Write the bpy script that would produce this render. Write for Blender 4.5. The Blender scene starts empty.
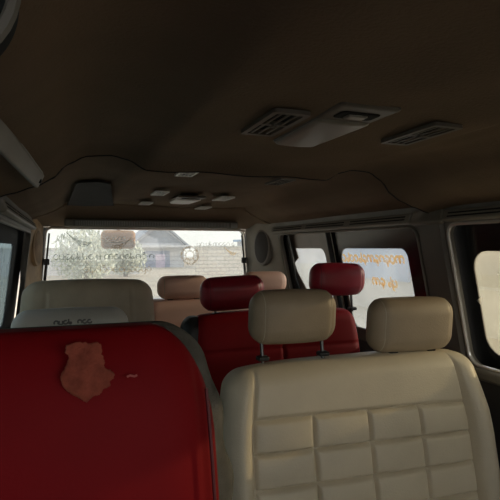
import bpy, bmesh, math, random
from mathutils import Vector, Matrix, Euler
random.seed(7)
S = bpy.context.scene
C = S.collection
PI = math.pi

# ------------------------------------------------------------------ materials
def mat(name, col, rough=.6, metal=0, noise=0, scale=8, bump=0, bscale=60, sheen=0, spec=.5, col2=None, detail=4):
    m = bpy.data.materials.new(name); m.use_nodes = True
    nt = m.node_tree; N = nt.nodes; L = nt.links
    b = N['Principled BSDF']
    b.inputs['Base Color'].default_value = (*col, 1)
    b.inputs['Roughness'].default_value = rough
    b.inputs['Metallic'].default_value = metal
    b.inputs['Specular IOR Level'].default_value = spec
    if sheen: b.inputs['Sheen Weight'].default_value = sheen
    tc = N.new('ShaderNodeTexCoord')
    if noise or col2:
        n = N.new('ShaderNodeTexNoise'); n.inputs['Scale'].default_value = scale; n.inputs['Detail'].default_value = detail
        L.new(tc.outputs['Object'], n.inputs['Vector'])
        r = N.new('ShaderNodeValToRGB')
        a = col2 if col2 else tuple(c*(1-noise) for c in col)
        r.color_ramp.elements[0].position = .35; r.color_ramp.elements[0].color = (*a, 1)
        r.color_ramp.elements[1].position = .65; r.color_ramp.elements[1].color = (*col, 1)
        L.new(n.outputs['Fac'], r.inputs['Fac']); L.new(r.outputs['Color'], b.inputs['Base Color'])
    if bump:
        n2 = N.new('ShaderNodeTexNoise'); n2.inputs['Scale'].default_value = bscale; n2.inputs['Detail'].default_value = 5
        L.new(tc.outputs['Object'], n2.inputs['Vector'])
        bp = N.new('ShaderNodeBump'); bp.inputs['Strength'].default_value = bump; bp.inputs['Distance'].default_value = .004
        L.new(n2.outputs['Fac'], bp.inputs['Height']); L.new(bp.outputs['Normal'], b.inputs['Normal'])
    return m

M = {}
M['headliner'] = mat('headliner_cloth', (.25,.185,.125), .95, noise=.12, scale=5, bump=.6, bscale=160, spec=.1)
M['headliner_dark'] = mat('grey_roof_vinyl', (.04,.04,.038), .8, noise=.2, spec=.2)
M['cream'] = mat('cream_leatherette', (.66,.58,.43), .40, noise=.10, scale=6, bump=.25, bscale=220, spec=.4)
M['cream_brown'] = mat('brownish_cream_leatherette', (.38,.30,.205), .45, noise=.14, scale=7, bump=.25, bscale=220, spec=.4)  # darker, browner cream than the backrest, used on the headrests
M['cream_seam'] = mat('cream_piping', (.46,.40,.29), .6)
M['rose'] = mat('rose_beige_leatherette', (.74,.46,.35), .5, noise=.10, scale=6, bump=.2, bscale=220, spec=.4)
M['red'] = mat('red_leatherette', (.215,.004,.007), .62, noise=.12, scale=5, bump=.1, bscale=260, spec=.12)
M['red_seam'] = mat('dark_red_piping', (.10,.004,.008), .6)
M['maroon'] = mat('maroon_leatherette', (.28,.009,.024), .40, noise=.12, scale=5, bump=.25, bscale=240, spec=.5)
M['black_vinyl'] = mat('black_vinyl', (.012,.013,.014), .5, bump=.2)
M['grey_fabric'] = mat('grey_seat_fabric', (.125,.118,.10), .9, noise=.35, scale=20, bump=.5, bscale=300, spec=.2)
M['beige_seat'] = mat('dull_beige_leatherette', (.47,.39,.28), .5, noise=.2, scale=5, bump=.2, spec=.3)
M['grey_seat'] = mat('light_grey_leatherette', (.60,.59,.53), .5, noise=.12, scale=5, bump=.2, spec=.4)
M['worn'] = mat('worn_tan_backing', (.34,.085,.055), .9, noise=.35, scale=60, bump=.6, bscale=200, spec=.1)
M['mark'] = mat('dark_print', (.17,.17,.16), .8)
M['scuff'] = mat('pale_scuff', (.40,.10,.09), .9)
M['plastic_grey'] = mat('grey_trim_plastic', (.24,.22,.18), .5, noise=.15, scale=5, bump=.1, spec=.4)
M['plastic_dark'] = mat('dark_trim_plastic', (.18,.167,.145), .5, noise=.2, scale=6, spec=.4)
M['plastic_light'] = mat('pale_grey_plastic', (.36,.37,.34), .4, noise=.1, scale=12, spec=.5)
M['plastic_tan'] = mat('tan_trim_plastic', (.55,.37,.20), .6, noise=.45, scale=9, bump=.3, bscale=40, spec=.3)
M['slot'] = mat('dark_slot', (.006,.006,.006), .9)
M['lens'] = mat('lamp_lens', (.30,.275,.225), .35, spec=.5)
M['vent'] = mat('vent_plastic', (.15,.13,.10), .45, noise=.1, spec=.5)
M['vent_pale'] = mat('pale_vent_plastic', (.88,.86,.80), .4, spec=.5)
M['metal'] = mat('dark_steel', (.10,.10,.10), .35, metal=1)
M['black_rubber'] = mat('black_rubber', (.010,.010,.010), .6)
M['seal'] = mat('grey_seal', (.85,.82,.78), .22, metal=.5, spec=.6)
M['black_matte'] = mat('matte_black_panel', (.02,.024,.026), .75, spec=.15)
M['frit'] = mat('black_glass_border', (.007,.009,.010), .22, noise=.3, scale=6, spec=.5)
M['film'] = mat('brown_sun_film', (.20,.16,.13), .35, noise=.3, scale=9, spec=.5)
M['speaker'] = mat('dark_speaker_mesh', (.045,.042,.04), .8, bump=.8, bscale=300)
M['speaker_tan'] = mat('tan_speaker_mesh', (.42,.28,.16), .8, noise=.4, scale=14, bump=.8, bscale=300)
M['floor'] = mat('floor_mat', (.05,.045,.04), .8, noise=.3, bump=.4)
M['panel'] = mat('lower_side_vinyl', (.055,.053,.05), .6, noise=.2)
M['tan_mirror'] = mat('tan_mirror_back', (.52,.22,.03), .6, noise=.2, scale=20)
M['asphalt'] = mat('pale_dusty_ground', (.58,.49,.37), .9, noise=.2, scale=.8)
M['added_ground'] = mat('added_dark_ground', (.05,.047,.043), .9, noise=.25, scale=1.2)  # made-up dark ground colour, keeps bounce off the front ceiling
M['house_wall'] = mat('pale_render', (.66,.66,.68), .9, noise=.08, scale=1)
M['house_roof'] = mat('grey_roofing', (.34,.36,.40), .8, noise=.12, scale=2)
M['house_dark'] = mat('shaded_blue_shutter', (.26,.30,.42), .7)
M['lilac'] = mat('lilac_door', (.55,.46,.60), .7)
M['concrete'] = mat('pale_concrete', (.62,.60,.54), .9, noise=.15, scale=1.5)
M['blue_paint'] = mat('pale_blue_paint', (.33,.48,.68), .7, noise=.15, scale=1)
M['leaf'] = mat('dusty_leaf', (.70,.74,.62), .8, noise=.4, scale=5)
M['bark'] = mat('bark', (.15,.11,.08), .9)
M['white_paint'] = mat('white_car_paint', (.75,.76,.76), .35, spec=.5)

def decal_mat(name, col, cover):
    m = bpy.data.materials.new(name); m.use_nodes = True
    N = m.node_tree.nodes; L = m.node_tree.links
    for n in list(N): N.remove(n)
    out = N.new('ShaderNodeOutputMaterial'); mx = N.new('ShaderNodeMixShader'); m2 = N.new('ShaderNodeMixShader')
    tr = N.new('ShaderNodeBsdfTransparent'); di = N.new('ShaderNodeBsdfDiffuse'); tl = N.new('ShaderNodeBsdfTranslucent')
    di.inputs['Color'].default_value = (*col, 1); tl.inputs['Color'].default_value = (*col, 1)
    tc = N.new('ShaderNodeTexCoord'); no = N.new('ShaderNodeTexNoise'); no.inputs['Scale'].default_value = 45
    mr = N.new('ShaderNodeMapRange'); mr.inputs['From Min'].default_value = .35; mr.inputs['From Max'].default_value = .6
    mr.inputs['To Min'].default_value = cover*.45; mr.inputs['To Max'].default_value = cover
    L.new(tc.outputs['Object'], no.inputs['Vector']); L.new(no.outputs['Fac'], mr.inputs['Value'])
    mx.inputs['Fac'].default_value = .6
    L.new(di.outputs[0], mx.inputs[1]); L.new(tl.outputs[0], mx.inputs[2])
    L.new(mr.outputs[0], m2.inputs['Fac']); L.new(tr.outputs[0], m2.inputs[1]); L.new(mx.outputs[0], m2.inputs[2])
    L.new(m2.outputs[0], out.inputs['Surface'])
    return m
M['decal_dark'] = decal_mat('dark_decal', (.13,.16,.14), .70)
M['decal_tan'] = decal_mat('tan_decal', (.50,.35,.20), .6)
M['decal_pale'] = decal_mat('pale_decal', (.95,.93,.88), .8)
M['decal_grey'] = decal_mat('grey_decal', (.50,.49,.44), .5)
M['decal_orange'] = decal_mat('orange_decal', (.90,.56,.22), .95)

def brick_mat():
    m = bpy.data.materials.new('pale_block_wall'); m.use_nodes = True
    N = m.node_tree.nodes; L = m.node_tree.links
    tc = N.new('ShaderNodeTexCoord'); mp = N.new('ShaderNodeMapping'); mp.inputs['Rotation'].default_value = (PI/2, 0, 0)
    br = N.new('ShaderNodeTexBrick'); br.inputs['Color1'].default_value = (.70,.64,.55,1); br.inputs['Color2'].default_value = (.76,.70,.61,1)
    br.inputs['Mortar'].default_value = (.46,.43,.39,1); br.inputs['Scale'].default_value = 1.0
    br.inputs['Brick Width'].default_value = .5; br.inputs['Row Height'].default_value = .2; br.inputs['Mortar Size'].default_value = .022
    L.new(tc.outputs['Object'], mp.inputs['Vector']); L.new(mp.outputs['Vector'], br.inputs['Vector'])
    b = N['Principled BSDF']; b.inputs['Roughness'].default_value = .9
    L.new(br.outputs['Color'], b.inputs['Base Color'])
    return m
M['brick'] = brick_mat()

def glass_mat(name, dust, tint=(1,1,1), dcol=(.85,.86,.84), scale=5):
    m = bpy.data.materials.new(name); m.use_nodes = True
    nt = m.node_tree; N = nt.nodes; L = nt.links
    for n in list(N): N.remove(n)
    out = N.new('ShaderNodeOutputMaterial')
    tr = N.new('ShaderNodeBsdfTransparent'); tr.inputs['Color'].default_value = (*tint, 1)
    gl = N.new('ShaderNodeBsdfGlossy'); gl.inputs['Roughness'].default_value = .03
    tl = N.new('ShaderNodeBsdfTranslucent'); tl.inputs['Color'].default_value = (*dcol, 1)
    tc = N.new('ShaderNodeTexCoord'); no = N.new('ShaderNodeTexNoise'); no.inputs['Scale'].default_value = scale; no.inputs['Detail'].default_value = 6
    L.new(tc.outputs['Object'], no.inputs['Vector'])
    mr = N.new('ShaderNodeMapRange'); mr.inputs['From Min'].default_value = .3; mr.inputs['From Max'].default_value = .7
    mr.inputs['To Min'].default_value = dust*.7; mr.inputs['To Max'].default_value = min(1, dust*1.3)
    L.new(no.outputs['Fac'], mr.inputs['Value'])
    m1 = N.new('ShaderNodeMixShader'); L.new(mr.outputs['Result'], m1.inputs['Fac'])
    L.new(tr.outputs[0], m1.inputs[1]); L.new(tl.outputs[0], m1.inputs[2])
    m2 = N.new('ShaderNodeMixShader'); m2.inputs['Fac'].default_value = .05
    L.new(m1.outputs[0], m2.inputs[1]); L.new(gl.outputs[0], m2.inputs[2])
    L.new(m2.outputs[0], out.inputs['Surface'])
    return m
M['glass_rear'] = glass_mat('dusty_rear_glass', .15, tint=(.70,.72,.72), dcol=(.62,.63,.62))
M['glass_side'] = glass_mat('dusty_side_glass', .16, tint=(.55,.58,.60), dcol=(.62,.63,.62))
M['glass_door'] = glass_mat('dusty_door_glass', .16, tint=(.47,.46,.40), dcol=(.80,.78,.70))
M['glass_left'] = glass_mat('dusty_left_glass', .15, tint=(.30,.35,.37), dcol=(.65,.72,.72))

# ------------------------------------------------------------------ object helpers
def link(o, parent=None):
    C.objects.link(o)
    if parent is not None: o.parent = parent
    return o

def obj(name, bm, m, parent=None, smooth=True, label=None, angle=40):
    me = bpy.data.meshes.new(name)
    bmesh.ops.recalc_face_normals(bm, faces=bm.faces[:])
    bm.to_mesh(me); bm.free()
    if m: me.materials.append(M[m] if isinstance(m, str) else m)
    if smooth:
        me.polygons.foreach_set('use_smooth', [True]*len(me.polygons))
        me.set_sharp_from_angle(angle=math.radians(angle))
    o = bpy.data.objects.new(name, me); link(o, parent)
    if label: o['label'] = label
    return o

def tag(o, label, cat, group=None):
    o['label'] = label; o['category'] = cat
    if group: o['group'] = group
    return o

def struct(o):
    o['kind'] = 'structure'; return o

def thing(name, label, cat, loc=(0,0,0), rot=(0,0,0), group=None):
    o = bpy.data.objects.new(name, None); link(o)
    o.location = loc; o.rotation_euler = rot; o.empty_display_size = .05
    return tag(o, label, cat, group)

def copy_tree(o, parent=None):
    c = o.copy(); C.objects.link(c)
    if parent is not None: c.parent = parent
    for ch in list(o.children): copy_tree(ch, c)
    return c

def axis(h, r, n, m):
    e = [h - r + r*math.tan((k/m)*PI/4) for k in range(1, m+1)]
    mid = [-(h-r) + 2*(h-r)*k/n for k in range(n+1)] if h - r > 1e-6 else [0.0]
    return [-v for v in reversed(e)] + mid + e

def rbox(bm, hx, hy, hz, r, n=(4,2,4), m=4, fn=None, mx=None):
    """closed box whose edges are rounded with a radius of its own along each axis"""
    if not isinstance(r, tuple): r = (r, r, r)
    r = tuple(min(a, b) for a, b in zip(r, (hx, hy, hz)))
    H = (hx, hy, hz)
    ax = [axis(H[i], r[i], n[i], m) for i in range(3)]
    cnt = [len(a) for a in ax]
    V = {}
    def vert(i, j, k):
        key = (i, j, k)
        if key in V: return V[key]
        p = [ax[0][i], ax[1][j], ax[2][k]]
        inner = [max(-(H[q]-r[q]), min(H[q]-r[q], p[q])) for q in range(3)]
        d = Vector([(p[q]-inner[q])/r[q] for q in range(3)])
        if d.length > 1e-9: d.normalize()
        c = Vector([inner[q]+r[q]*d[q] for q in range(3)])
        if fn: c = Vector(fn(c.x, c.y, c.z))
        if mx is not None: c = mx @ c
        V[key] = bm.verts.new(c); return V[key]
    X, Y, Z = [c-1 for c in cnt]
    def quad(*ks):
        try: bm.faces.new([vert(*k) for k in ks])
        except ValueError: pass
    for i in range(X):
        for j in range(Y):
            quad((i,j,0),(i,j+1,0),(i+1,j+1,0),(i+1,j,0)); quad((i,j,Z),(i+1,j,Z),(i+1,j+1,Z),(i,j+1,Z))
        for k in range(Z):
            quad((i,0,k),(i+1,0,k),(i+1,0,k+1),(i,0,k+1)); quad((i,Y,k),(i,Y,k+1),(i+1,Y,k+1),(i+1,Y,k))
    for j in range(Y):
        for k in range(Z):
            quad((0,j,k),(0,j,k+1),(0,j+1,k+1),(0,j+1,k)); quad((X,j,k),(X,j+1,k),(X,j+1,k+1),(X,j,k+1))
    return bm

def RB(*a, **k):
    return rbox(bmesh.new(), *a, **k)

def at(x, y, z): return Matrix.Translation((x, y, z))

def tube(bm, pts, r, n=10, closed=False, caps=True):
    pts = [Vector(p) for p in pts]; rings = []
    up = Vector((0,0,1))
    prev = None
    for i, p in enumerate(pts):
        if closed: t = pts[(i+1) % len(pts)] - pts[i-1]
        else: t = pts[min(i+1, len(pts)-1)] - pts[max(i-1, 0)]
        t.normalize()
        a = prev if prev is not None else (Vector((1,0,0)) if abs(t.x) < .8 else up)
        a = (a - t*a.dot(t)).normalized(); prev = a
        b = t.cross(a)
        rr = r[i] if isinstance(r, (list, tuple)) else r
        rings.append([bm.verts.new(p + (a*math.cos(2*PI*k/n) + b*math.sin(2*PI*k/n))*rr) for k in range(n)])
    q = len(rings)
    for i in range(q if closed else q-1):
        A, B = rings[i], rings[(i+1) % q]
        for k in range(n): bm.faces.new((A[k], A[(k+1)%n], B[(k+1)%n], B[k]))
    if not closed and caps:
        bm.faces.new(rings[0][::-1]); bm.faces.new(rings[-1])
    return bm

def box(bm, x0, x1, y0, y1, z0, z1):
    r = bmesh.ops.create_cube(bm, size=1)
    for v in r['verts']:
        v.co = Vector((x0+(v.co.x+.5)*(x1-x0), y0+(v.co.y+.5)*(y1-y0), z0+(v.co.z+.5)*(z1-z0)))
    return bm

def rrect(x0, x1, y0, y1, r, n=8):
    P = []
    rs = r if isinstance(r, (list, tuple)) else (r,)*4      # corners: bl, br, tr, tl
    for (cx, cy, a0, q) in ((x0, y0, PI, rs[0]), (x1, y0, 1.5*PI, rs[1]), (x1, y1, 0, rs[2]), (x0, y1, .5*PI, rs[3])):
        ox = cx + (q if cx == x0 else -q); oy = cy + (q if cy == y0 else -q)
        for k in range(n+1):
            a = a0 + k/n*PI/2
            P.append((ox + q*math.cos(a), oy + q*math.sin(a)))
    return P

def plate(outer, holes, thick, fn):
    """flat plate with holes, mapped through fn(a, b, c) with c across its thickness"""
    cu = bpy.data.curves.new('tmp', 'CURVE'); cu.dimensions = '2D'; cu.fill_mode = 'BOTH'; cu.extrude = thick/2
    for loop in [outer] + holes:
        sp = cu.splines.new('POLY'); sp.points.add(len(loop)-1); sp.use_cyclic_u = True
        for p, q in zip(sp.points, loop): p.co = (q[0], q[1], 0, 1)
    o = bpy.data.objects.new('tmp', cu); C.objects.link(o)
    dg = bpy.context.evaluated_depsgraph_get(); dg.update()
    me = bpy.data.meshes.new_from_object(o.evaluated_get(dg))
    bm = bmesh.new(); bm.from_mesh(me)
    bpy.data.objects.remove(o); bpy.data.curves.remove(cu); bpy.data.meshes.remove(me)
    bmesh.ops.remove_doubles(bm, verts=bm.verts[:], dist=1e-6)
    for v in bm.verts: v.co = Vector(fn(*v.co))
    return bm

def ribbon(bm, pts, w, fn, closed=False):
    """flat stroke of lettering: 2-D polyline of width w mapped through fn(a, b)"""
    P = [Vector((p[0], p[1])) for p in pts]; L = []; n = len(P)
    for i in range(n):
        t = (P[(i+1) % n] - P[i-1]) if closed else (P[min(i+1, n-1)] - P[max(i-1, 0)])
        if t.length < 1e-9: t = Vector((1, 0))
        t.normalize(); q = Vector((-t.y, t.x))*w/2
        ww = 1
        a, b = P[i]+q, P[i]-q
        L.append((bm.verts.new(fn(a.x, a.y)), bm.verts.new(fn(b.x, b.y))))
    for i in range(n if closed else n-1):
        A, B = L[i], L[(i+1) % n]
        bm.faces.new((A[0], B[0], B[1], A[1]))
    return bm

def arc(cx, cy, r, a0, a1, n=14, ry=None):
    ry = r if ry is None else ry
    return [(cx+r*math.cos(math.radians(a0+(a1-a0)*k/n)), cy+ry*math.sin(math.radians(a0+(a1-a0)*k/n))) for k in range(n+1)]

# round-lettered script: each letter is built from open and closed bowls, stems and small marks
def letter(kind, h):
    r = h/2
    if kind == 0: return [arc(r, r, r, 60, 360)], h
    if kind == 1: return [arc(r, r, r, -50, 230)], h
    if kind == 2: return [arc(r, r, r, 0, 360)], h
    if kind == 3: return [arc(r, r, r, -60, 240), arc(2.6*r, r, r, -60, 240)], 1.8*h
    if kind == 4: return [arc(r, r, r, 120, 420), [(2*r, r), (2*r, -r*.8), (r*1.2, -r)]], h
    if kind == 5: return [arc(r, r, r, -120, 120), arc(r, 2.4*r, r*.45, 0, 360, 10)], h
    if kind == 6: return [[(0, h), (0, 0), (h*.8, 0), (h*.8, h)]], h*.85
    if kind == 7: return [arc(r, r, r, 60, 360), [(r, r), (r, -r)]], h
    return [[(0, h*1.4), (0, 0)], arc(r*.9, r*.5, r*.5, 90, 450, 10)], h*.9
def lettering(bm, x0, y0, x1, h, w, fn, seed, slope=0):
    rnd = random.Random(seed); x = x0
    while x < x1 - h*.8:
        st, adv = letter(rnd.randrange(9), h)
        for s in st: ribbon(bm, [(x+p[0], y0+p[1]+slope*(x-x0)) for p in s], w, fn)
        x += adv + h*.22
        if rnd.random() < .12: x += h*.5
    return bm

# ------------------------------------------------------------------ the van shell
ROOF = [(0,1.332),(.12,1.331),(.24,1.326),(.30,1.326),(.35,1.350),(.40,1.360),(.47,1.358),(.52,1.335),(.56,1.293),(.60,1.270),(.66,1.247),(.72,1.228),(.80,1.212)]
def roof_z(x, y):
    a = abs(x)
    z = ROOF[-1][1]
    for (a0, z0), (a1, z1) in zip(ROOF, ROOF[1:]):
        if a <= a1:
            t = (a-a0)/(a1-a0); t = t*t*(3-2*t)*.6 + t*.4
            z = z0+(z1-z0)*t; break
    if y > 2.2:
        t = min(1, (y-2.2)/.8); z = z*(1-t) + min(z, 1.318)*t
    z += .004*math.sin(x*9+y*3.1)*math.sin(y*4.3+1) + .0025*math.sin(x*23+y*7)
    return z
def ceiling_sheet(y0, y1, x0=-.8, x1=.8, nx=96, ny=60, dz=0, th=.012, lip=0):
    bm = bmesh.new(); lo = []; hi = []
    for j in range(ny+1):
        y = y0+(y1-y0)*j/ny; a = []; b = []
        for i in range(nx+1):
            x = x0+(x1-x0)*i/nx
            z = roof_z(x, y)+dz
            if lip: z -= lip*math.exp(-((y1-y)/.06)**2)
            a.append(bm.verts.new((x, y, z))); b.append(bm.verts.new((x, y, z+th)))
        lo.append(a); hi.append(b)
    for j in range(ny):
        for i in range(nx):
            bm.faces.new((lo[j][i], lo[j+1][i], lo[j+1][i+1], lo[j][i+1]))
            bm.faces.new((hi[j][i], hi[j][i+1], hi[j+1][i+1], hi[j+1][i]))
    for j in range(ny):
        bm.faces.new((lo[j][0], hi[j][0], hi[j+1][0], lo[j+1][0])); bm.faces.new((lo[j][nx], lo[j+1][nx], hi[j+1][nx], hi[j][nx]))
    for i in range(nx):
        bm.faces.new((lo[0][i], lo[0][i+1], hi[0][i+1], hi[0][i])); bm.faces.new((lo[ny][i], hi[ny][i], hi[ny][i+1], lo[ny][i+1]))
    return bm
ceil = struct(obj('ceiling', ceiling_sheet(-.75, 1.5, lip=.018), 'headliner'))
struct(obj('ceiling', ceiling_sheet(1.47, 3.12, dz=.014), 'headliner'))
bm = bmesh.new(); tube(bm, [(-.74+1.48*k/120, 1.497, roof_z(-.74+1.48*k/120, 1.497)-.0165) for k in range(121)], .0035, 8); struct(obj('trim_15', bm, 'black_rubber'))
# grey vinyl end of the left roof channel
def chan():
    bm = bmesh.new(); rows = []
    for j in range(13):
        t = j/12; y = 2.2 + .74*t
        xa = -.485 - .035*t; xb = -.345 + .075*t
        rows.append([bm.verts.new((xa+(xb-xa)*i/10, y, roof_z(xa+(xb-xa)*i/10, y)+dz)) for dz in (.0015, -.0025) for i in range(11)])
    for A, B in zip(rows, rows[1:]):
        for i in range(10):
            bm.faces.new((A[i], A[i+1], B[i+1], B[i])); bm.faces.new((A[11+i], B[11+i], B[12+i], A[12+i]))
        bm.faces.new((A[0], B[0], B[11], A[11])); bm.faces.new((A[10], A[21], B[21], B[10]))
    for A in (rows[0], rows[-1]):
        for i in range(10): bm.faces.new((A[i], A[11+i], A[12+i], A[i+1]))
    return bm
struct(obj('trim_1', chan(), 'headliner_dark'))
bm = bmesh.new(); box(bm, -.95, .95, -.95, 3.36, -.06, 0); struct(obj('floor', bm, 'floor', smooth=False))

def xr(z): return .85 - .1*(z-.71)/.46 if z > .6 else .874 + .03*min(1, (.6-z)/.3)
def xl(z): return .765 - .06*(z-.71)/.51 if z > .6 else .778 + .03*min(1, (.6-z)/.3)
def wr(off): return lambda a, b, c: (xr(b)+off+c, a, b)
def wl(off): return lambda a, b, c: (-(xl(b)+off+c), a, b)
ZT = 1.25
def grid_outer(y0, y1, z0, z1): return [(y0,z0),(y1,z0),(y1,z1),(y0,z1)]
opR = [rrect(-.62, .25, .70, 1.15, .05), rrect(.37, 1.432, .66, 1.165, (.05,.05,.045,.05)), rrect(1.60, 2.93, .68, 1.165, .045)]
opL = [rrect(-.62, .25, .70, 1.15, .05), rrect(.40, 1.45, .68, 1.16, .05), rrect(1.62, 3.02, .66, 1.165, .045)]
struct(obj('wall_right', plate(grid_outer(-.7, 3.02, .60, ZT), opR, .02, wr(.01)), 'plastic_dark', angle=30))
struct(obj('wall_left', plate(grid_outer(-.7, 3.10, .60, ZT), opL, .02, wl(.01)), 'plastic_dark', angle=30))
bm = bmesh.new(); box(bm, .855, .93, -.7, 3.3, 0, .62); struct(obj('wall_right', bm, 'panel', smooth=False))
bm = bmesh.new(); box(bm, -.86, -.765, -.7, 3.3, 0, .62); struct(obj('wall_left', bm, 'panel', smooth=False))
# shoulder ledge along the right wall
bm = rbox(bmesh.new(), .03, .55, .02, .015, mx=at(.862, .88, .635)); struct(obj('trim_2', bm, 'plastic_dark'))

def seal(loop, fn, r, name, m='seal'):
    bm = bmesh.new(); tube(bm, [fn(a, b, 0) for a, b in loop], r, 8, closed=True); return struct(obj(name, bm, m))
seal(opR[1], wr(-.002), .007, 'trim_3')
seal(opR[2], wr(-.002), .005, 'trim_4', 'plastic_grey')
seal(opL[2], wl(-.002), .005, 'trim_5', 'plastic_grey')
seal(opL[1], wl(-.002), .005, 'trim_5', 'plastic_grey')

# outer window bands: dark glass border with the clear panes set in it
clearA = rrect(1.752, 2.30, .66, 1.078, (.06,.06,.06,.04))
clearB = [(2.47,.66),(2.47,1.03)] + arc(2.515, 1.033, .045, 180, 90, 6) + [(2.84,1.078),(2.825,1.02),(2.90,.985),(2.88,.93),(2.76,.78),(2.72,.66)]
clearC = rrect(.45, 1.395, .70, 1.070, .068)
def window(n, outer, hole, fn, glass, border, extra=None):
    w = struct(obj('window_%d' % n, plate(outer, [hole], .006, fn(.055)), border))
    inner = plate(hole, [], .004, fn(.055))
    obj('pane', inner, glass, w)
    return w
w1 = window(1, rrect(1.56, 2.36, .61, 1.22, .02), clearA, wr, 'glass_side', 'frit')
w2 = window(2, rrect(2.361, 3.36, .61, 1.22, .02), clearB, wr, 'glass_side', 'film')
w3 = window(3, rrect(.30, 1.50, .61, 1.22, .02), clearC, wr, 'glass_door', 'frit')
w4 = window(4, rrect(-.68, .29, .61, 1.22, .02), rrect(-.6, .22, .66, 1.14, .06), wr, 'glass_door', 'frit')
w5 = window(5, rrect(1.60, 3.36, .61, 1.22, .02), rrect(1.75, 2.75, .70, 1.10, .06), wl, 'glass_left', 'black_matte')
w6 = window(6, rrect(.33, 1.5, .61, 1.22, .02), rrect(.45, 1.4, .70, 1.08, .06), wl, 'glass_left', 'frit')
w7 = window(7, rrect(-.68, .30, .61, 1.22, .02), rrect(-.6, .22, .66, 1.14, .06), wl, 'glass_left', 'frit')
# upright bar between the two rear side panes, torn dark film at the back one
bm = bmesh.new(); tube(bm, [(xr(z)+.035, 2.375-.02*(z-.7), z) for z in (.66,.8,1.0,1.19)], .014, 8); obj('divider', bm, 'black_rubber', w1)
bm = plate([(2.79,.64),(2.95,.64),(2.95,1.2),(2.855,1.2),(2.84,1.0),(2.87,.9)], [], .004, wr(.03)); obj('dark_film', bm, 'frit', w2)
# lettering stuck to the rear right pane
fR = lambda a, b: (xr(b)+.0505, a, b)
bm = bmesh.new()
lettering(bm, 1.78, 1.012, 2.28, .032, .012, fR, 3)
obj('lettering', bm, 'decal_orange', w1, smooth=False, label='upper line of orange lettering on the side pane')
bm = bmesh.new()
lettering(bm, 1.86, .905, 2.08, .032, .012, fR, 5)
obj('lettering', bm, 'decal_orange', w1, smooth=False, label='lower line of orange lettering on the side pane')
fC = lambda a, b: (xr(b)+.0505, a, b)
bm = bmesh.new(); lettering(bm, 1.10, .99, 1.30, .018, .004, fC, 9); obj('lettering', bm, 'decal_grey', w3, smooth=False, label='faint pale lettering on the door pane')
bm = bmesh.new(); v = [bm.verts.new((xr(z)+.050, y, z)) for y, z in ((1.405,.892),(1.385,.893),(1.377,.908),(1.39,.878))]; bm.faces.new((v[0], v[3], v[1], v[2])); obj('sticker', bm, 'decal_pale', w3, smooth=False, label='small white mark on the dark glass border')

# slotted rails along both roof edges
def rail(name, y0, y1, side, z=1.192):
    bm = bmesh.new()
    f = xr if side > 0 else xl
    X = side*(f(z)-.014)
    rbox(bm, .012, (y1-y0)/2, .020, .007, mx=at(X, (y0+y1)/2, z) @ Matrix.Rotation(side*math.radians(20), 4, 'Y'), m=3)
    o = struct(obj(name, bm, 'plastic_grey'))
    s = bmesh.new(); n = max(1, int((y1-y0)/.36))
    for k in range(n):
        a = y0 + (y1-y0)*(k+.06)/n; b = y0+(y1-y0)*(k+.94)/n
        for dz in (-.006, .006):
            rbox(s, .0015, (b-a)/2, .0028, .001, mx=at(X, (a+b)/2, z) @ Matrix.Rotation(side*math.radians(20), 4, 'Y') @ at(-side*.0115, 0, dz), m=1, n=(1,1,1))
    obj('slot', s, 'slot', o)
    return o
rail('trim_6', .20, 1.42, 1); rail('trim_7', 1.60, 2.98, 1)
rail('trim_8', 1.55, 3.0, -1, z=1.200)
# plain covers over the pillar heads
bm = RB(.014, .085, .026, .01, mx=at(xr(1.19)-.012, 1.51, 1.192) @ Matrix.Rotation(math.radians(20), 4, 'Y')); struct(obj('trim_9', bm, 'plastic_grey'))
# soft padded pillar between the side window and the door
def pillar(bm, y0, y1, z0, z1, f, side, d=.012):
    n = 10; rows = []
    for k in range(n+1):
        z = z0+(z1-z0)*k/n
        rows.append([bm.verts.new((side*(f(z)+o), y, z)) for y, o in ((y0, .0), (y0+.012, -d), (y1-.012, -d), (y1, .0))])
    for A, B in zip(rows, rows[1:]):
        for i in range(3): bm.faces.new((A[i], A[i+1], B[i+1], B[i]))
    return bm
bm = pillar(bmesh.new(), 1.448, 1.586, .62, 1.18, xr, 1); struct(obj('trim_10', bm, 'plastic_dark'))

# rear end: hatch frame, header, corner pillars
YB = 3.30
hole = [(-.675,.74),(.675,.74)] + arc(.608, 1.165, .04, 0, 90, 8) + arc(-.605, 1.165, .04, 90, 180, 8)
struct(obj('wall_back', plate([(-.80,.0),(.90,.0),(.80,1.30),(-.78,1.30)], [hole], .05, lambda a, b, c: (a, YB+.03+c, b)), 'plastic_grey', angle=30))
w8 = obj('window_8', plate(rrect(-.70,.70,.70,1.24,.04), [hole], .006, lambda a, b, c: (a, YB+.062+c, b)), 'black_rubber'); struct(w8)
obj('pane', plate(hole, [], .004, lambda a, b, c: (a, YB+.062+c, b)), 'glass_rear', w8)
bm = bmesh.new(); tube(bm, [(a, YB+.003, b) for a, b in hole], .009, 8, closed=True); struct(obj('trim_11', bm, 'seal'))
# header panel above the rear glass
bm = bmesh.new(); rows = []
for y, z in ((2.98,1.40),(3.0,1.322),(3.06,1.292),(3.14,1.262),(3.20,1.235),(3.26,1.216),(3.30,1.212)):
    rows.append([bm.verts.new((-.74+1.48*i/40, y, (z if z > 1.39 else min(z, roof_z(-.74+1.48*i/40, y)+.008)))) for i in range(41)])
for A, B in zip(rows, rows[1:]):
    for i in range(40): bm.faces.new((A[i], A[i+1], B[i+1], B[i]))
struct(obj('trim_12', bm, 'headliner'))

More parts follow.
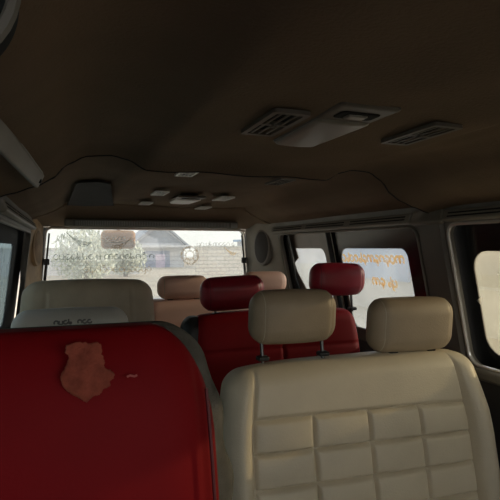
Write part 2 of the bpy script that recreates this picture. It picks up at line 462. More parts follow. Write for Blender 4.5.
# ribbed air outlet over the rear window
t = thing('air_outlet', 'long ribbed grey air outlet strip above the rear window', 'air outlet', (0,3.14,1.228))
obj('housing', RB(.535, .03, .023, .012, n=(20,1,1), m=3), 'plastic_grey', t)
bm = bmesh.new()
for k in range(96):
    x = -.47+.94*k/95
    box(bm, x-.0028, x+.0028, -.0345, -.029, -.014, .014)
obj('ribs', bm, 'plastic_light', t, smooth=False, label='row of narrow pale ribs')
obj('recess', RB(.485, .001, .0155, .001, mx=at(0,-.0295,0), m=1), 'plastic_dark', t)
obj('end_cap', RB(.022, .004, .0155, .003, mx=at(.507,-.031,0), m=2), 'plastic_light', t); obj('end_cap', RB(.022, .004, .0155, .003, mx=at(-.507,-.031,0), m=2), 'plastic_grey', t)

# corner pillars with their oval speaker covers
def corner(side):
    f = (lambda z: xr(z)) if side > 0 else (lambda z: xl(z))
    yk = 2.95 if side > 0 else 3.06
    bm = bmesh.new(); rows = []
    for k in range(17):
        z = .55+.70*k/16; x0 = f(z)-.004
        xi = .655+.03*(1.2-z)
        pts = []
        for i in range(9):
            t_ = i/8; s = t_
            pts.append((side*(x0 + (xi-x0)*s), yk+(YB-.01-yk)*t_, z))
        rows.append([bm.verts.new(p) for p in pts])
    for A, B in zip(rows, rows[1:]):
        for i in range(8): bm.faces.new((A[i], A[i+1], B[i+1], B[i]))
    return struct(obj('trim_13' if side > 0 else 'trim_14', bm, 'plastic_grey' if side > 0 else 'plastic_tan'))
corner(1); corner(-1)
def speaker(side, label, m, loc, rz, hw, hh):
    t = thing('speaker', label, 'speaker', loc, (0, 0, rz), 'speakers on the rear corner pillars')
    def oval(bm, a, b, y0, y1, n=32):
        R = []
        for y, s in ((y0, 1), (y1, .96), (y1-.003, .86)):
            R.append([bm.verts.new((a*s*math.cos(2*PI*k/n), y, b*s*math.sin(2*PI*k/n))) for k in range(n)])
        for A, B in zip(R, R[1:]):
            for k in range(n): bm.faces.new((A[k], A[(k+1)%n], B[(k+1)%n], B[k]))
        bm.faces.new(R[0][::-1]); bm.faces.new(R[-1]); return bm
    obj('rim', oval(bmesh.new(), hw, hh, .02, -.006), 'plastic_dark' if side > 0 else 'plastic_tan', t)
    obj('grille', oval(bmesh.new(), hw*.86, hh*.88, .01, -.009), m, t)
speaker(1, 'dark grey oval speaker on the right rear corner pillar', 'speaker', (.706, 3.112, 1.085), math.radians(-73), .088, .125)
speaker(-1, 'tan oval speaker on the left rear corner pillar', 'speaker_tan', (-.684, 3.172, 1.085), math.radians(75), .085, .115)

# gas struts either side of the rear glass
for sx, lab in ((-1, 'thin black gas strut down the left edge of the rear window'), (1, 'thin black gas strut down the right edge of the rear window')):
    t = thing('gas_strut', lab, 'strut', (sx*.622, YB-.012, 1.15), (0,0,0), 'struts beside the rear window')
    bm = bmesh.new(); tube(bm, [(0,0,.02),(sx*.016,.0,-.15)], .0055, 8); obj('rod', bm, 'black_rubber', t)
    obj('bracket', RB(.017,.010,.019,.004, mx=at(sx*.016,0,-.155)), 'black_vinyl', t)
    bm = bmesh.new(); tube(bm, [(sx*.017,0,-.17),(sx*.04,0,-.42)], .009, 8); obj('cylinder', bm, 'metal', t)

# decals on the rear glass
fB = lambda y: (lambda a, b: (a, y, b))
yb = YB+.0585
bm = bmesh.new(); lettering(bm, -.60, 1.008, .02, .030, .006, fB(yb), 21); obj('lettering', bm, 'decal_dark', w8, smooth=False, label='upper line of dark lettering across the rear glass')
bm = bmesh.new(); lettering(bm, -.42, .925, .02, .030, .006, fB(yb), 22); obj('lettering', bm, 'decal_tan', w8, smooth=False, label='lower line of tan lettering across the rear glass')
bm = bmesh.new(); lettering(bm, .32, 1.095, .60, .022, .006, fB(yb), 23); obj('lettering', bm, 'decal_grey', w8, smooth=False, label='pale lettering at the upper right of the rear glass')
def wing(x0, z0, s, col, label, flip=1):
    bm = bmesh.new()
    for k in range(5):
        a = (.11*k, .50-.13*k); b = (.11*k+.30, .10-.07*k); c = (1.0-.04*k, .06-.03*k)
        pts = []
        for u in [j/12 for j in range(13)]:
            p = [(1-u)**2*a[i]+2*u*(1-u)*b[i]+u*u*c[i] for i in (0, 1)]
            pts.append((x0+flip*s*p[0], z0+s*p[1]))
        ribbon(bm, pts, s*.03, fB(yb))
    obj('wing_emblem', bm, col, w8, smooth=False, label=label)
wing(-.525, 1.105, .155, 'decal_dark', 'dark wing emblem at the upper left of the rear glass')
wing(-.12, 1.085, .13, 'decal_tan', 'tan wing emblem beside the outside mirror', -1)
wing(.52, 1.04, .09, 'decal_orange', 'orange wing emblem at the right of the rear glass')
bm = bmesh.new()
for k in range(3): ribbon(bm, arc(-.212, 1.165-.008*k, .125-.012*k, 200+6*k, 340-6*k, 20, .05-.008*k), .005, fB(yb))
lettering(bm, -.285, 1.130, -.14, .022, .006, fB(yb), 31)
obj('winged_emblem', bm, 'decal_pale', w8, smooth=False, label='white winged emblem with lettering in front of the mirror')
bm = bmesh.new()
for r, w in ((.058,.014),(.030,.012)): ribbon(bm, arc(.27, 1.03, r, 0, 360, 30)[:-1], w, fB(yb), closed=True)
for k in range(8): ribbon(bm, [(.27+.034*math.cos(k*PI/4), 1.03+.034*math.sin(k*PI/4)), (.27+.052*math.cos(k*PI/4), 1.03+.052*math.sin(k*PI/4))], .008, fB(yb))
obj('round_emblem', bm, 'decal_tan', w8, smooth=False, label='round tan emblem in the middle of the rear glass')
bm = bmesh.new()
for k in range(9):
    z = .80+.028*k
    if k in (3,4): continue
    ribbon(bm, [(-.62,z),(-.40,z),(.0,z-.001),(.62,z)], .0016, fB(yb+.0003))
obj('heating_lines', bm, 'decal_dark', w8, smooth=False)

# outside reversing mirror seen through the rear glass
t = thing('reversing_mirror', 'tan rounded reversing mirror hanging outside the rear window', 'mirror', (-.196, YB+.16, 1.137))
obj('mirror_shell', RB(.112, .022, .062, (.03,.02,.03), n=(6,2,4)), 'tan_mirror', t)
bm = bmesh.new(); tube(bm, [(.0,.0,.055),(.0,.0,.11),(.0,-.04,.15),(0,-.09,.16)], .008, 10); obj('stem', bm, 'black_vinyl', t)
obj('mounting_foot', RB(.03,.012,.02,.006, mx=at(0,-.083,.16)), 'black_vinyl', t)

# ------------------------------------------------------------------ overhead fittings
def ceiling_lamp(name, label, loc, hx, hy, pale):
    t = thing(name, label, 'ceiling lamp', loc, (0,0,0), 'ceiling lamps')
    def tp(x, y, z): return (x*(1-.10*y/hy), y, z)
    obj('base', RB(hx, hy, .006, (.012,.012,.005), n=(3,8,1), fn=tp, mx=at(0,0,.001)), 'vent', t)
    obj('lens', RB(hx*.93, hy*.70, .008, (.012,.012,.007), n=(3,8,1), fn=lambda x,y,z: tp(x, y, z*(1-.35*(x/hx)**2)), mx=at(0,hy*.26,-.004)), 'lens' if not pale else 'vent_pale', t)
    obj('switch_recess', RB(hx*.70, hy*.13, .002, (.01,.01,.0015), mx=at(0,-hy*.68,-.0055)), 'slot', t)
    obj('switch', RB(hx*.36, hy*.07, .004, (.005,.004,.003), mx=at(-hx*.05,-hy*.68,-.007)), 'lens', t)
    return t
ceiling_lamp('ceiling_lamp', 'long pale ceiling lamp between the two front air vents', (-.022,.905,1.327), .058, .165, False)
ceiling_lamp('ceiling_lamp', 'white ceiling lamp far back near the rear window', (.03,2.42,1.318), .062, .15, True)
def vent_proto(m):
    t = thing('air_vent', '', 'air vent')
    def frame():
        return plate(rrect(-.05,.05,-.125,.125,.012), [rrect(-.036,.036,-.108,-.006,.004), rrect(-.036,.036,.006,.108,.004)], .010, lambda a, b, c: (a, b, c-.002))
    obj('bezel', frame(), m, t)
    obj('duct', RB(.04,.112,.001,.001, m=1, mx=at(0,0,.004)), 'slot', t)
    for x in (-.022, 0, .022):
        obj('vane', RB(.0036,.107,.0016,.001, m=1, mx=at(x,0,-.004)), m, t)
    obj('adjuster', RB(.006,.012,.005,.003, m=2, mx=at(0,0,-.007)), m, t)
    return t
vp = vent_proto('vent'); vq = vent_proto('vent_pale')
VENTS = [(vp, -.142,.90,.0,.74,'dark slatted air vent left of the front ceiling lamp'),
         (vp, .195,.89,.0,.74,'dark slatted air vent right of the front ceiling lamp'),
         (vp, .215,1.69,.0,.62,'dark air vent on the right of the ceiling duct, midway to the rear'),
         (vq, -.148,1.61,.0,.6,'white air vent on the left of the ceiling duct, midway to the rear'),
         (vq, -.125,2.27,.0,.62,'white air vent left of the rear ceiling lamp'),
         (vq, .20,2.35,.0,.7,'white air vent right of the rear ceiling lamp'),
         (vq, .225,2.83,.0,.66,'rearmost white air vent, to the right by the rear outlet'),
         (vq, -.125,2.70,.0,.60,'rearmost white air vent, to the left by the rear outlet')]
used = set()
for p, x, y, rz, s, lab in VENTS:
    o = p if p.name not in used else copy_tree(p)
    used.add(p.name)
    o.location = (x, y, roof_z(x, y)-.003); o.scale = (s, s, s)
    o['label'] = lab; o['group'] = 'air vents along the ceiling duct'

# pale rail along the left edge of the headliner
t = thing('overhead_rail', 'pale grey rail with a rounded end under the left edge of the roof', 'rail', (-.617,.9,1.256))
obj('cover', RB(.007,.52,.0195,(.004,.004,.005), n=(1,12,2), m=3, mx=Matrix.Rotation(math.radians(-3.1),4,'Z') @ Matrix.Rotation(math.radians(28), 4, 'Y')), 'plastic_grey', t)
bm = bmesh.new(); tube(bm, [(-.018,-.5,.017),(.009,.0,.017),(.036,.5,.017)], .004, 8); obj('edge_bead', bm, 'plastic_light', t)
obj('screw', RB(.004,.007,.006,.003, mx=at(.032,.49,-.004)), 'black_vinyl', t)
# dark rounded fitting hanging at the front left corner of the roof
t = thing('overhead_fitting', 'dark round-ended plastic fitting at the roof edge, top left corner', 'fitting', (-.592,.30,1.216))
obj('body', RB(.047,.03,.047,(.046,.022,.046), n=(2,2,2), m=10), 'black_matte', t)
bm = bmesh.new(); tube(bm, [(.045*math.cos(2*PI*k/40), -.012, .045*math.sin(2*PI*k/40)) for k in range(40)], .005, 8, closed=True); obj('rim', bm, 'plastic_dark', t)
obj('stalk', RB(.016,.016,.022,.008, mx=at(-.01,0,.048)), 'plastic_dark', t)

# ------------------------------------------------------------------ seats
def gauss(d, s): return math.exp(-(d/s)**2)

def headrest(parent, x, z, y, w, h, d, m, mseam, roll=0, tilt=0, post=.05, top=None, pm='metal', gap=.075, label=None):
    """z is the centre; the posts run down into the backrest"""
    mx = at(x, y, z) @ Matrix.Rotation(roll, 4, 'Y') @ Matrix.Rotation(tilt, 4, 'X')
    def shp(X, Y, Z):
        k = 1 - .10*(abs(X)/(w/2))**3
        yy = Y*k - .006*(1-(X/(w/2))**2)*(1 if Y < 0 else -.5)
        if Y < 0: yy -= .004*(1-(Z/(h/2))**2)
        for q in (-1, 1): yy += .0016*gauss(X-q*(w/2-.032), .0035)*(1 if Y < 0 else -1)
        return (X, yy, Z*(1-.05*(X/(w/2))**2))
    o = obj('headrest', RB(w/2, d/2, h/2, (.050, .046, .053), n=(26,4,8), m=8, fn=shp, mx=mx), m, parent, label=label)
    for q in (-1, 1):
        bm = bmesh.new(); pts = []
        X = q*(w/2-.032); f = math.sqrt(1-(.018/.050)**2); ry_, rz2 = min(.046, d/2), min(.053, h/2)
        for k in range(48):
            a = 2*PI*k/48; c, sn = math.cos(a), math.sin(a)
            p = (X, math.copysign(d/2-ry_, c)+ry_*f*c, math.copysign(h/2-rz2, sn)+rz2*f*sn)
            pts.append(mx @ Vector(shp(*p)))
        tube(bm, pts, .0016, 6, closed=True); obj('piping', bm, mseam, o)
    for q in (-1, 1):
        a = mx @ Vector((q*gap, 0, -h/2+.02)); b = Vector((a.x, a.y-.012, z-h/2-post))
        bm = bmesh.new(); tube(bm, [a, b], .0055, 10); obj('post', bm, pm, o)
        obj('bushing', RB(.017,.015,.007,.005, m=3, mx=at(b.x, b.y, b.z+.014)), 'black_vinyl', o)
    return o

def base_parts(t, x0, x1, y, zc, m, depth=.46):
    cx = (x0+x1)/2; hw = (x1-x0)/2
    def shp(X, Y, Z): return (X, Y, Z + (.016*(1-(X/hw)**2)*(1-(Y/(depth/2))**2) if Z > 0 else 0))
    obj('seat_cushion', RB(hw, depth/2, .065, (.04,.05,.04), n=(12,8,2), m=4, fn=shp, mx=at(cx, y-depth/2+.03, zc-.065)), m, t)
    bm = bmesh.new(); rbox(bm, hw-.04, depth/2-.06, .02, .008, mx=at(cx, y-depth/2+.05, zc-.15)); obj('seat_frame', bm, 'black_vinyl', t)
    for q in (x0+.09, x1-.09):
        for yy in (y-depth+.14, y-.02):
            bm = bmesh.new(); tube(bm, [(q, yy, zc-.15), (q, yy, .0)], .014, 8); obj('leg', bm, 'metal', t)

# --- cream double seat, right, nearest
t = thing('double_seat', 'cream leatherette double seat with quilted back, nearest on the right', 'seat', (0,0,0))
bw, bh, bd = .463, .249, .062      # half sizes of the back
cx, cyb, czb = .339, 1.363, .492
seams_x = [-.385,-.20,-.014,.171,.356]
seams_z = [.605-czb,.515-czb,.425-czb,.335-czb]
def white_back(X, Y, Z):
    x = X; z = Z
    tp = max(0, Z/bh)
    # shoulders narrow towards the top
    x = X*(1 - .055*tp**2 - .02*tp)
    z = Z - .022*(X/bw)**4*max(0,tp) + .001*(X/bw)*max(0, tp)
    y = Y
    if Y < 0:
        fade = max(0, 1-abs(X/bw)**6)*max(0, 1-abs(Z/bh)**10)
        y -= .014*fade
        # seams between panels
        s = 0; T = Z + .022*(X+.385)/.74      # the quilting runs slightly down towards the door
        inside = -.39 < X < .361
        if T < seams_z[0]+.004 and inside:
            for q in seams_x: s = max(s, gauss(X-q, .0052))
            for q in seams_z: s = max(s, gauss(T-q, .0052))
            u = ((X+.385)/.1853) % 1; v = ((seams_z[0]-T)/.09) % 1
            y -= .009*(math.sin(PI*u)*math.sin(PI*v))**.5 if 0 < u < 1 and 0 < v < 1 else 0
        else:
            for q in (-.385, .356): s = max(s, gauss(X-q, .0055))
            if inside: s = max(s, gauss(T-seams_z[0], .0065))
        y += .015*s*fade
        if X > .356: y -= .043*math.sin(PI*min(1, (X-.356)/.107)**.8)*min(1, max(0, 1-Z/bh)*1.2+.15)
        if X < -.385: y -= .019*math.sin(PI*min(1, (-.385-X)/.078))*min(1, max(0, 1-Z/bh)*1.2+.15)
    # leans back towards the top
    y += (Z+bh)*.20 - .06
    return (x, y, z)
back = obj('backrest', RB(bw, bd, bh, (.055,.05,.045), n=(230,3,130), m=6, fn=white_back, mx=at(cx, cyb-.02, czb)), 'cream', t, angle=60)
headrest(t, .122, .874, 1.379, .279, .163, .097, 'cream_brown', 'cream_seam', roll=math.radians(.5), tilt=math.radians(4), post=.052, gap=.10, label='raised cream headrest')
headrest(t, .550, .828, 1.379, .318, .18, .097, 'cream_brown', 'cream_seam', roll=math.radians(.8), tilt=math.radians(4), post=.010, label='lowered cream headrest')
base_parts(t, cx-.43, cx+.43, 1.33, .28, 'cream')

# --- red double seat, behind it
t = thing('double_seat', 'red double seat with maroon headrests behind the cream double seat', 'seat', (0,0,0))
rw, rh, rd = .387, .23, .056
rx, ry, rz_ = .317, 1.953, .588
def red_back(X, Y, Z):
    tp = max(0, Z/rh)
    x = X*(1-.05*tp**2); z = Z - .014*(X/rw)**4*tp
    y = Y + (Z+rh)*.18 - .06
    if Y < 0:
        y -= .012*max(0, 1-abs(X/rw)**6)
        y += .007*gauss(X-0, .006) + .006*gauss(Z-.08, .006)*(abs(X) < .37)
    return (x, y, z)
obj('backrest', RB(rw, rd, rh, (.05,.05,.05), n=(90,3,44), m=6, fn=red_back, mx=at(rx, ry, rz_)), 'red', t, angle=60)
def red_side(X, Y, Z):
    tp = max(0, Z/(rh-.004)); return (X - .02*0 + .05*0 + (.018*tp**2), Y + (Z+rh)*.18 - .06, Z - .010*tp)
obj('side_cover', RB(.045, rd+.004, rh-.004, (.04,.045,.055), n=(4,3,20), m=6, fn=red_side, mx=at(rx-rw+.012, ry+.006, rz_)), 'black_vinyl', t, label='black side of the backrest')
headrest(t, .1235, .8946, 1.971, .275, .140, .096, 'maroon', 'red_seam', roll=math.radians(-2.2), tilt=math.radians(4), post=.03, label='lower maroon headrest')
headrest(t, .616, .9405, 1.971, .268, .146, .096, 'maroon', 'red_seam', roll=math.radians(1), tilt=math.radians(4), post=.075, label='raised maroon headrest')
base_parts(t, rx-.37, rx+.37, 1.92, .38, 'red', depth=.42)

# --- rose beige bench across the back
t = thing('bench_seat', 'rose beige rear bench with headrests under the rear window', 'seat', (0,0,0))
ew, eh = .442, .235
ex, ey, ez = .298, 2.744, .56
def rear_back(X, Y, Z):
    tp = max(0, Z/eh); y = Y + (Z+eh)*.16-.05
    if Y < 0: y -= .012*max(0, 1-abs(X/ew)**6); y += .006*gauss(X, .006)+.006*gauss(Z-.10, .006)
    return (X*(1-.05*tp**2), y, Z)
obj('backrest', RB(ew, .06, eh, (.07,.05,.06), n=(70,3,36), m=6, fn=rear_back, mx=at(ex, ey, ez)), 'rose', t, angle=60)
headrest(t, .089, .861, 2.757, .288, .132, .098, 'rose', 'cream_seam', tilt=math.radians(4), post=.02)
headrest(t, .577, .877, 2.757, .279, .128, .098, 'rose', 'cream_seam', tilt=math.radians(4), post=.04)
base_parts(t, ex-.36, ex+.42, 2.72, .38, 'rose', depth=.42)

# --- high-backed beige single seat, left
t = thing('single_seat', 'wide dull beige high-backed seat at the left, below the rear window', 'seat', (0,0,0))
sx, sy, sz, sw, sh = -.418, 2.50, .612, .310, .318
def beige_back(X, Y, Z):
    tp = max(0, Z/sh); y = Y + (Z+sh)*.16-.05
    if Y < 0: y -= .018*max(0, 1-abs(X/sw)**4); y += .005*gauss(abs(X)-.20, .006)
    return (X*(1-.06*tp**3), y, Z-.010*(X/sw)**2*tp)
obj('backrest', RB(sw, .06, sh, (.075,.055,.065), n=(50,3,40), m=7, fn=beige_back, mx=at(sx, sy, sz)), 'beige_seat', t, angle=60)
base_parts(t, sx-.27, sx+.27, 2.46, .36, 'beige_seat')

# --- light grey single seat in front of it
t = thing('single_seat', 'narrow light grey seat with printed marks, behind the near red seat', 'seat', (0,0,0))
gx, gy, gz, gw, gh = -.505, 1.82, .587, .205, .285
def grey_back(X, Y, Z):
    tp = max(0, Z/gh); y = Y + (Z+gh)*.14-.05
    if Y < 0: y -= .014*max(0, 1-abs(X/gw)**4)
    return (X*(1-.10*tp**2), y, Z-.006*(X/gw)**2*tp)
obj('backrest', RB(gw, .055, gh, (.05,.05,.045), n=(36,3,36), m=7, fn=grey_back, mx=at(gx, gy, gz)), 'grey_seat', t, angle=60)
bm = bmesh.new()
def fg(a, b):
    p = grey_back(a, -.055, b); return (gx+p[0], gy+p[1]-.0012, gz+p[2])
rnd = random.Random(4); x = -.06
while x < .07:
    st, adv = letter(rnd.choice((0,1,6,8)), .014)
    if not (-.005 < x < .02):
        for s in st: ribbon(bm, [(x+p[0], gh-.045+p[1]*.8) for p in s], .0055, fg)
    x += adv+.003
obj('printed_marks', bm, 'mark', t, smooth=False, label='faint dark printed marks')
base_parts(t, gx-.175, gx+.175, 1.79, .34, 'grey_seat', depth=.40)

# --- red seat closest to the camera, left
t = thing('single_seat', 'large red seat with a worn tan patch, closest at lower left', 'seat', (0,0,0))
nw, nh = .275, .30
nx_, ny_, nz_ = -.570, .755, .664
def outline(X, Z, hw, hh):
    tp = max(0, (Z+hh)/(2*hh))
    return X*(1-.05*tp**4 - .03*tp)
def near_front(X, Y, Z):
    y = Y + (Z+nh)*.10 - .03
    if Y < 0:
        y -= .022*max(0, 1-(X/nw)**2) + .012*max(0, 1-(Z/nh)**2)
        y += .004*gauss(abs(X)-(nw-.028), .004)
    return (outline(X, Z, nw, nh), y, Z)
obj('backrest', RB(nw, .055, nh, (.098,.05,.165), n=(60,3,60), m=9, fn=near_front, mx=at(nx_, ny_, nz_)), 'red', t, angle=60)
def near_shell(X, Y, Z):
    y = Y + (Z+nh)*.10 - .03
    return (outline(X, Z, nw, nh) + .004*math.sin(Z*55)*(abs(X) > .2) + math.copysign(.014, X)*gauss(Z+.02, .11)*(abs(X) > .2) , y, Z-.01)
obj('back_shell', RB(nw+.036, .05, nh-.002, (.10,.045,.165), n=(16,3,40), m=8, fn=near_shell, mx=at(nx_+.006, ny_+.092, nz_)), 'grey_fabric', t, label='grey fabric back of the seat')
def fn_front(a, b, off):
    p = near_front(a, -.055, b); return (nx_+p[0], ny_+p[1]-off, nz_+p[2])
for q in (1, -1):
    pts = [fn_front(q*(nw-.020), -nh+.03+(2*nh-.12)*k/40, .000) for k in range(41)]
    bm = bmesh.new(); tube(bm, pts, .0028, 6); obj('piping', bm, 'red_seam', t)
# worn patch: ragged outline with an even sheet of faces just proud of the cover
outl = [(a*1.1, b*1.05) for a, b in [(.002,.0),(.018,.003),(.030,.001),(.042,.001),(.047,-.004),(.0465,-.014),(.050,-.024),(.049,-.031),(.056,-.035),(.062,-.040),(.061,-.046),(.055,-.049),(.056,-.056),(.047,-.058),(.042,-.064),(.033,-.066),(.026,-.073),(.017,-.067),(.010,-.062),(.002,-.056),(-.004,-.046),(-.005,-.036),(-.001,-.030),(.003,-.022),(.006,-.014),(.001,-.008)]]
px0 = -.520 - nx_ + .0; pz0 = .951 - nz_
rr = random.Random(11); fine = []
for i, p in enumerate(outl):
    q = outl[(i+1) % len(outl)]
    for k in range(5):
        u = k/5; fine.append((p[0]+(q[0]-p[0])*u + rr.uniform(-.0009,.0009), p[1]+(q[1]-p[1])*u + rr.uniform(-.0009,.0009)))
bm = bmesh.new(); ccx = sum(p[0] for p in fine)/len(fine); ccz = sum(p[1] for p in fine)/len(fine)
rings = []
for s in (1, .97, .8, .6, .4, .2):
    rings.append([bm.verts.new(fn_front(px0+ccx+(p[0]-ccx)*s, pz0+ccz+(p[1]-ccz)*s, -.0004 if s == 1 else .0008)) for p in fine])
n = len(fine)
for A, B in zip(rings, rings[1:]):
    for k in range(n): bm.faces.new((A[k], A[(k+1)%n], B[(k+1)%n], B[k]))
bm.faces.new(rings[-1])
obj('worn_patch', bm, 'worn', t, label='worn tan patch where the red cover has peeled')
bm = bmesh.new()
ribbon(bm, [(.085,.0),(.090,.0015),(.096,-.0005),(.100,.001)], .003, lambda a, b: fn_front(px0+a, pz0-.048+b, .0007))
obj('scuff', bm, 'scuff', t, smooth=False, label='small pale scuff')
base_parts(t, nx_-.15, nx_+.25, .72, .40, 'red', depth=.42)

# ------------------------------------------------------------------ front of the van, behind the camera
bm = bmesh.new(); box(bm, -.85, .9, -.98, -.90, 0, .72); struct(obj('wall_front', bm, 'plastic_dark', smooth=False))
t = thing('dashboard', 'dark dashboard at the front of the van, behind the viewer', 'dashboard', (0,-.68,0))
obj('body', RB(.74,.20,.36,(.06,.10,.10), mx=at(0,0,.36)), 'black_vinyl', t); obj('binnacle', RB(.18,.10,.06,(.05,.05,.04), mx=at(.40,.08,.74)), 'black_vinyl', t)

# ------------------------------------------------------------------ outside
GZ = -.62
bm = bmesh.new(); box(bm, -60, 60, 1.0, 90, GZ-.2, GZ); struct(obj('ground', bm, 'asphalt', smooth=False))
bm = bmesh.new(); box(bm, -60, 60, -60, 1.0, GZ-.2, GZ-.01); struct(obj('added_ground', bm, 'added_ground', smooth=False))  # unseen dark ground ahead of the van, added to darken the front ceiling
# gabled house far behind
def house(name, label, x, y, w, d, eave, apex, lab_cat='house'):
    t = thing(name, label, lab_cat, (x, y, GZ))
    bm = bmesh.new(); P = [(-w/2,0),(w/2,0),(w/2,eave),(0,apex),(-w/2,eave)]
    a = [bm.verts.new((p[0],0,p[1])) for p in P]; b = [bm.verts.new((p[0],d,p[1])) for p in P]
    bm.faces.new(a[::-1]); bm.faces.new(b)
    for i in range(5): bm.faces.new((a[i], a[(i+1)%5], b[(i+1)%5], b[i]))
    obj('wall', bm, 'house_wall', t, smooth=False)
    bm = bmesh.new(); o = .5
    for s in (-1, 1):
        k = (apex-eave)/(w/2); x1 = w/2+o; z1 = apex-k*x1
        q = [(0,apex+.02),(s*x1,z1+.02),(s*x1,z1+.22),(0,apex+.22)]
        A = [bm.verts.new((p[0],-o,p[1])) for p in q]; B = [bm.verts.new((p[0],d+o,p[1])) for p in q]
        bm.faces.new(A); bm.faces.new(B[::-1])
        for i in range(4): bm.faces.new((A[i], B[i], B[(i+1)%4], A[(i+1)%4]))
    obj('roof', bm, 'house_roof', t, smooth=False)
    bm = bmesh.new(); v = [bm.verts.new(p) for p in ((-w/2+.25,-.04,eave+.1),(w/2-.25,-.04,eave+.1),(0,-.04,apex-.3))]; bm.faces.new(v)
    e = bmesh.ops.extrude_face_region(bm, geom=bm.faces[:]); bmesh.ops.translate(bm, verts=[q for q in e['geom'] if isinstance(q, bmesh.types.BMVert)], vec=(0,.05,0))
    obj('gable_board', bm, 'house_roof', t, smooth=False)
    return t
h = house('house', 'grey-roofed gabled house seen through the rear window', 7.1, 44, 4.4, 7, 2.05, 3.9)
bm = bmesh.new(); box(bm, -1.75, .9, -.15, .05, 0, 1.45); obj('shutter', bm, 'house_dark', h, smooth=False)
bm = bmesh.new(); box(bm, -.35, .45, -.2, .0, 0, 1.15); obj('door', bm, 'lilac', h, smooth=False)
bm = bmesh.new(); box(bm, -2.6, 2.6, -.9, .1, 1.75, 1.95); obj('porch_beam', bm, 'house_wall', h, smooth=False)
t = thing('garden_wall', 'pale block wall seen through the right half of the rear window', 'wall', (9.6, 27, GZ))
bm = bmesh.new(); box(bm, -3.4, 9, 0, .25, 0, 1.72); obj('wall', bm, 'brick', t, smooth=False)
bm = bmesh.new(); box(bm, -3.45, 9.05, -.05, .3, 1.72, 1.82); obj('coping', bm, 'concrete', t, smooth=False)
t = thing('shed', 'pale low building behind the block wall', 'building', (19, 40, GZ))
bm = bmesh.new(); box(bm, -4, 4, 0, 6, 0, 2.3); obj('wall', bm, 'house_wall', t, smooth=False)
bm = bmesh.new(); box(bm, -4.3, 4.3, -.4, 6.4, 2.3, 2.5); obj('roof', bm, 'blue_paint', t, smooth=False)
t = thing('garden_wall', 'long pale wall seen through the left half of the rear window', 'wall', (0, 33, GZ))
bm = bmesh.new(); box(bm, -9, 3.9, 0, .25, 0, 1.6); obj('wall', bm, 'house_wall', t, smooth=False)
bm = bmesh.new(); box(bm, -9.05, 3.95, -.05, .3, 1.6, 1.7); obj('coping', bm, 'concrete', t, smooth=False)

# trees on the left, beyond the rear window
def tree(label, x, y, hgt, r, seed):
    rnd = random.Random(seed)
    t = thing('tree', label, 'tree', (x, y, GZ), (0,0,0), 'trees behind the van')
    bm = bmesh.new(); tube(bm, [(0,0,0),(.05,.03,hgt*.4),(-.03,.05,hgt*.8)], [.14,.10,.04], 8); obj('trunk', bm, 'bark', t)
    bm = bmesh.new()
    for k in range(2600):
        a = rnd.uniform(0, 2*PI); u = rnd.uniform(-1, 1); q = r*rnd.random()**.4
        p = Vector((q*math.sqrt(1-u*u)*math.cos(a), q*math.sqrt(1-u*u)*math.sin(a), max(.05, hgt*.5+q*u*1.05)))
        p.x += .3*math.sin(k); s = rnd.uniform(.07,.15)
        R = Euler((rnd.uniform(0,PI), rnd.uniform(0,PI), rnd.uniform(0,PI))).to_matrix()
        v = [bm.verts.new(p + R @ Vector(c)) for c in ((-s,0,0),(0,-s*.45,s*.1),(s,0,0),(0,s*.45,s*.1))]
        bm.faces.new(v)
    obj('foliage', bm, 'leaf', t, smooth=False)
tree('dusty green tree at the left, seen under the dark wing emblem', .3, 26, 2.6, 1.4, 1)
tree('dusty green tree seen just left of the outside mirror', 2.75, 30.5, 2.3, 1.0, 2)
tree('dusty green tree set back between the wing emblem and the outside mirror', 1.3, 36, 2.5, 1.2, 3)

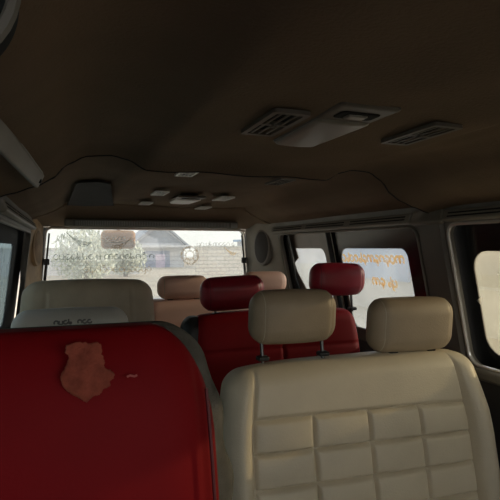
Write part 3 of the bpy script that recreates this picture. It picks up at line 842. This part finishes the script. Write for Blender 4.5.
# buildings and a parked car beyond the right side
t = thing('side_building', 'pale concrete building seen through the right side windows', 'building', (7.5, 3, GZ))
bm = bmesh.new(); box(bm, 0, 4, -14, 14, 0, 1.15); obj('wall', bm, 'concrete', t, smooth=False)
bm = bmesh.new(); box(bm, .05, 4, -14, 14, 1.15, 1.85); obj('upper_wall', bm, 'house_wall', t, smooth=False)
bm = bmesh.new(); box(bm, -.08, .04, 7.3, 11.2, .85, 1.84); obj('blue_door', bm, 'blue_paint', t, smooth=False)
bm = bmesh.new(); box(bm, -.5, 0, -14, 6, 0, .9); obj('plinth', bm, 'white_paint', t, smooth=False)
t = thing('side_fence', 'pale wall seen through the left side windows', 'wall', (-6, 2, GZ))
bm = bmesh.new(); box(bm, 0, .25, -10, 14, 0, 2.2); obj('wall', bm, 'concrete', t, smooth=False)

# ------------------------------------------------------------------ light
W = bpy.data.worlds.new('sky'); S.world = W; W.use_nodes = True
N = W.node_tree.nodes; L = W.node_tree.links
bg = N['Background']; bg.inputs['Strength'].default_value = 1.55
tc = N.new('ShaderNodeTexCoord'); sp = N.new('ShaderNodeSeparateXYZ'); rp = N.new('ShaderNodeValToRGB')
L.new(tc.outputs['Generated'], sp.inputs[0]); L.new(sp.outputs['Z'], rp.inputs['Fac'])
rp.color_ramp.elements[0].position = 0; rp.color_ramp.elements[0].color = (1.0,.96,.88,1)
rp.color_ramp.elements[1].position = .6; rp.color_ramp.elements[1].color = (.80,.86,.95,1)
L.new(rp.outputs['Color'], bg.inputs['Color'])
sun = bpy.data.lights.new('sun', 'SUN'); sun.energy = 4.0; sun.color = (1,.80,.56); sun.angle = math.radians(1.0)
so = bpy.data.objects.new('sun', sun); C.objects.link(so)
d = Vector((-1, .12, -.24)).normalized()
so.rotation_euler = d.to_track_quat('-Z', 'Y').to_euler(); so.location = (8, 4, 6)

# ------------------------------------------------------------------ camera
cam = bpy.data.cameras.new('camera'); cam.sensor_width = 36; cam.sensor_fit = 'HORIZONTAL'; cam.lens = 36.0
cam.clip_start = .02
co = bpy.data.objects.new('camera', cam); C.objects.link(co); co.location = (-.52, 0, 1.08)
co.rotation_euler = (math.radians(89.77), 0, math.radians(-20.1))
S.camera = co
S.view_settings.view_transform = 'Standard'; S.view_settings.look = 'None'; S.view_settings.gamma = 1; S.view_settings.exposure = 0.72
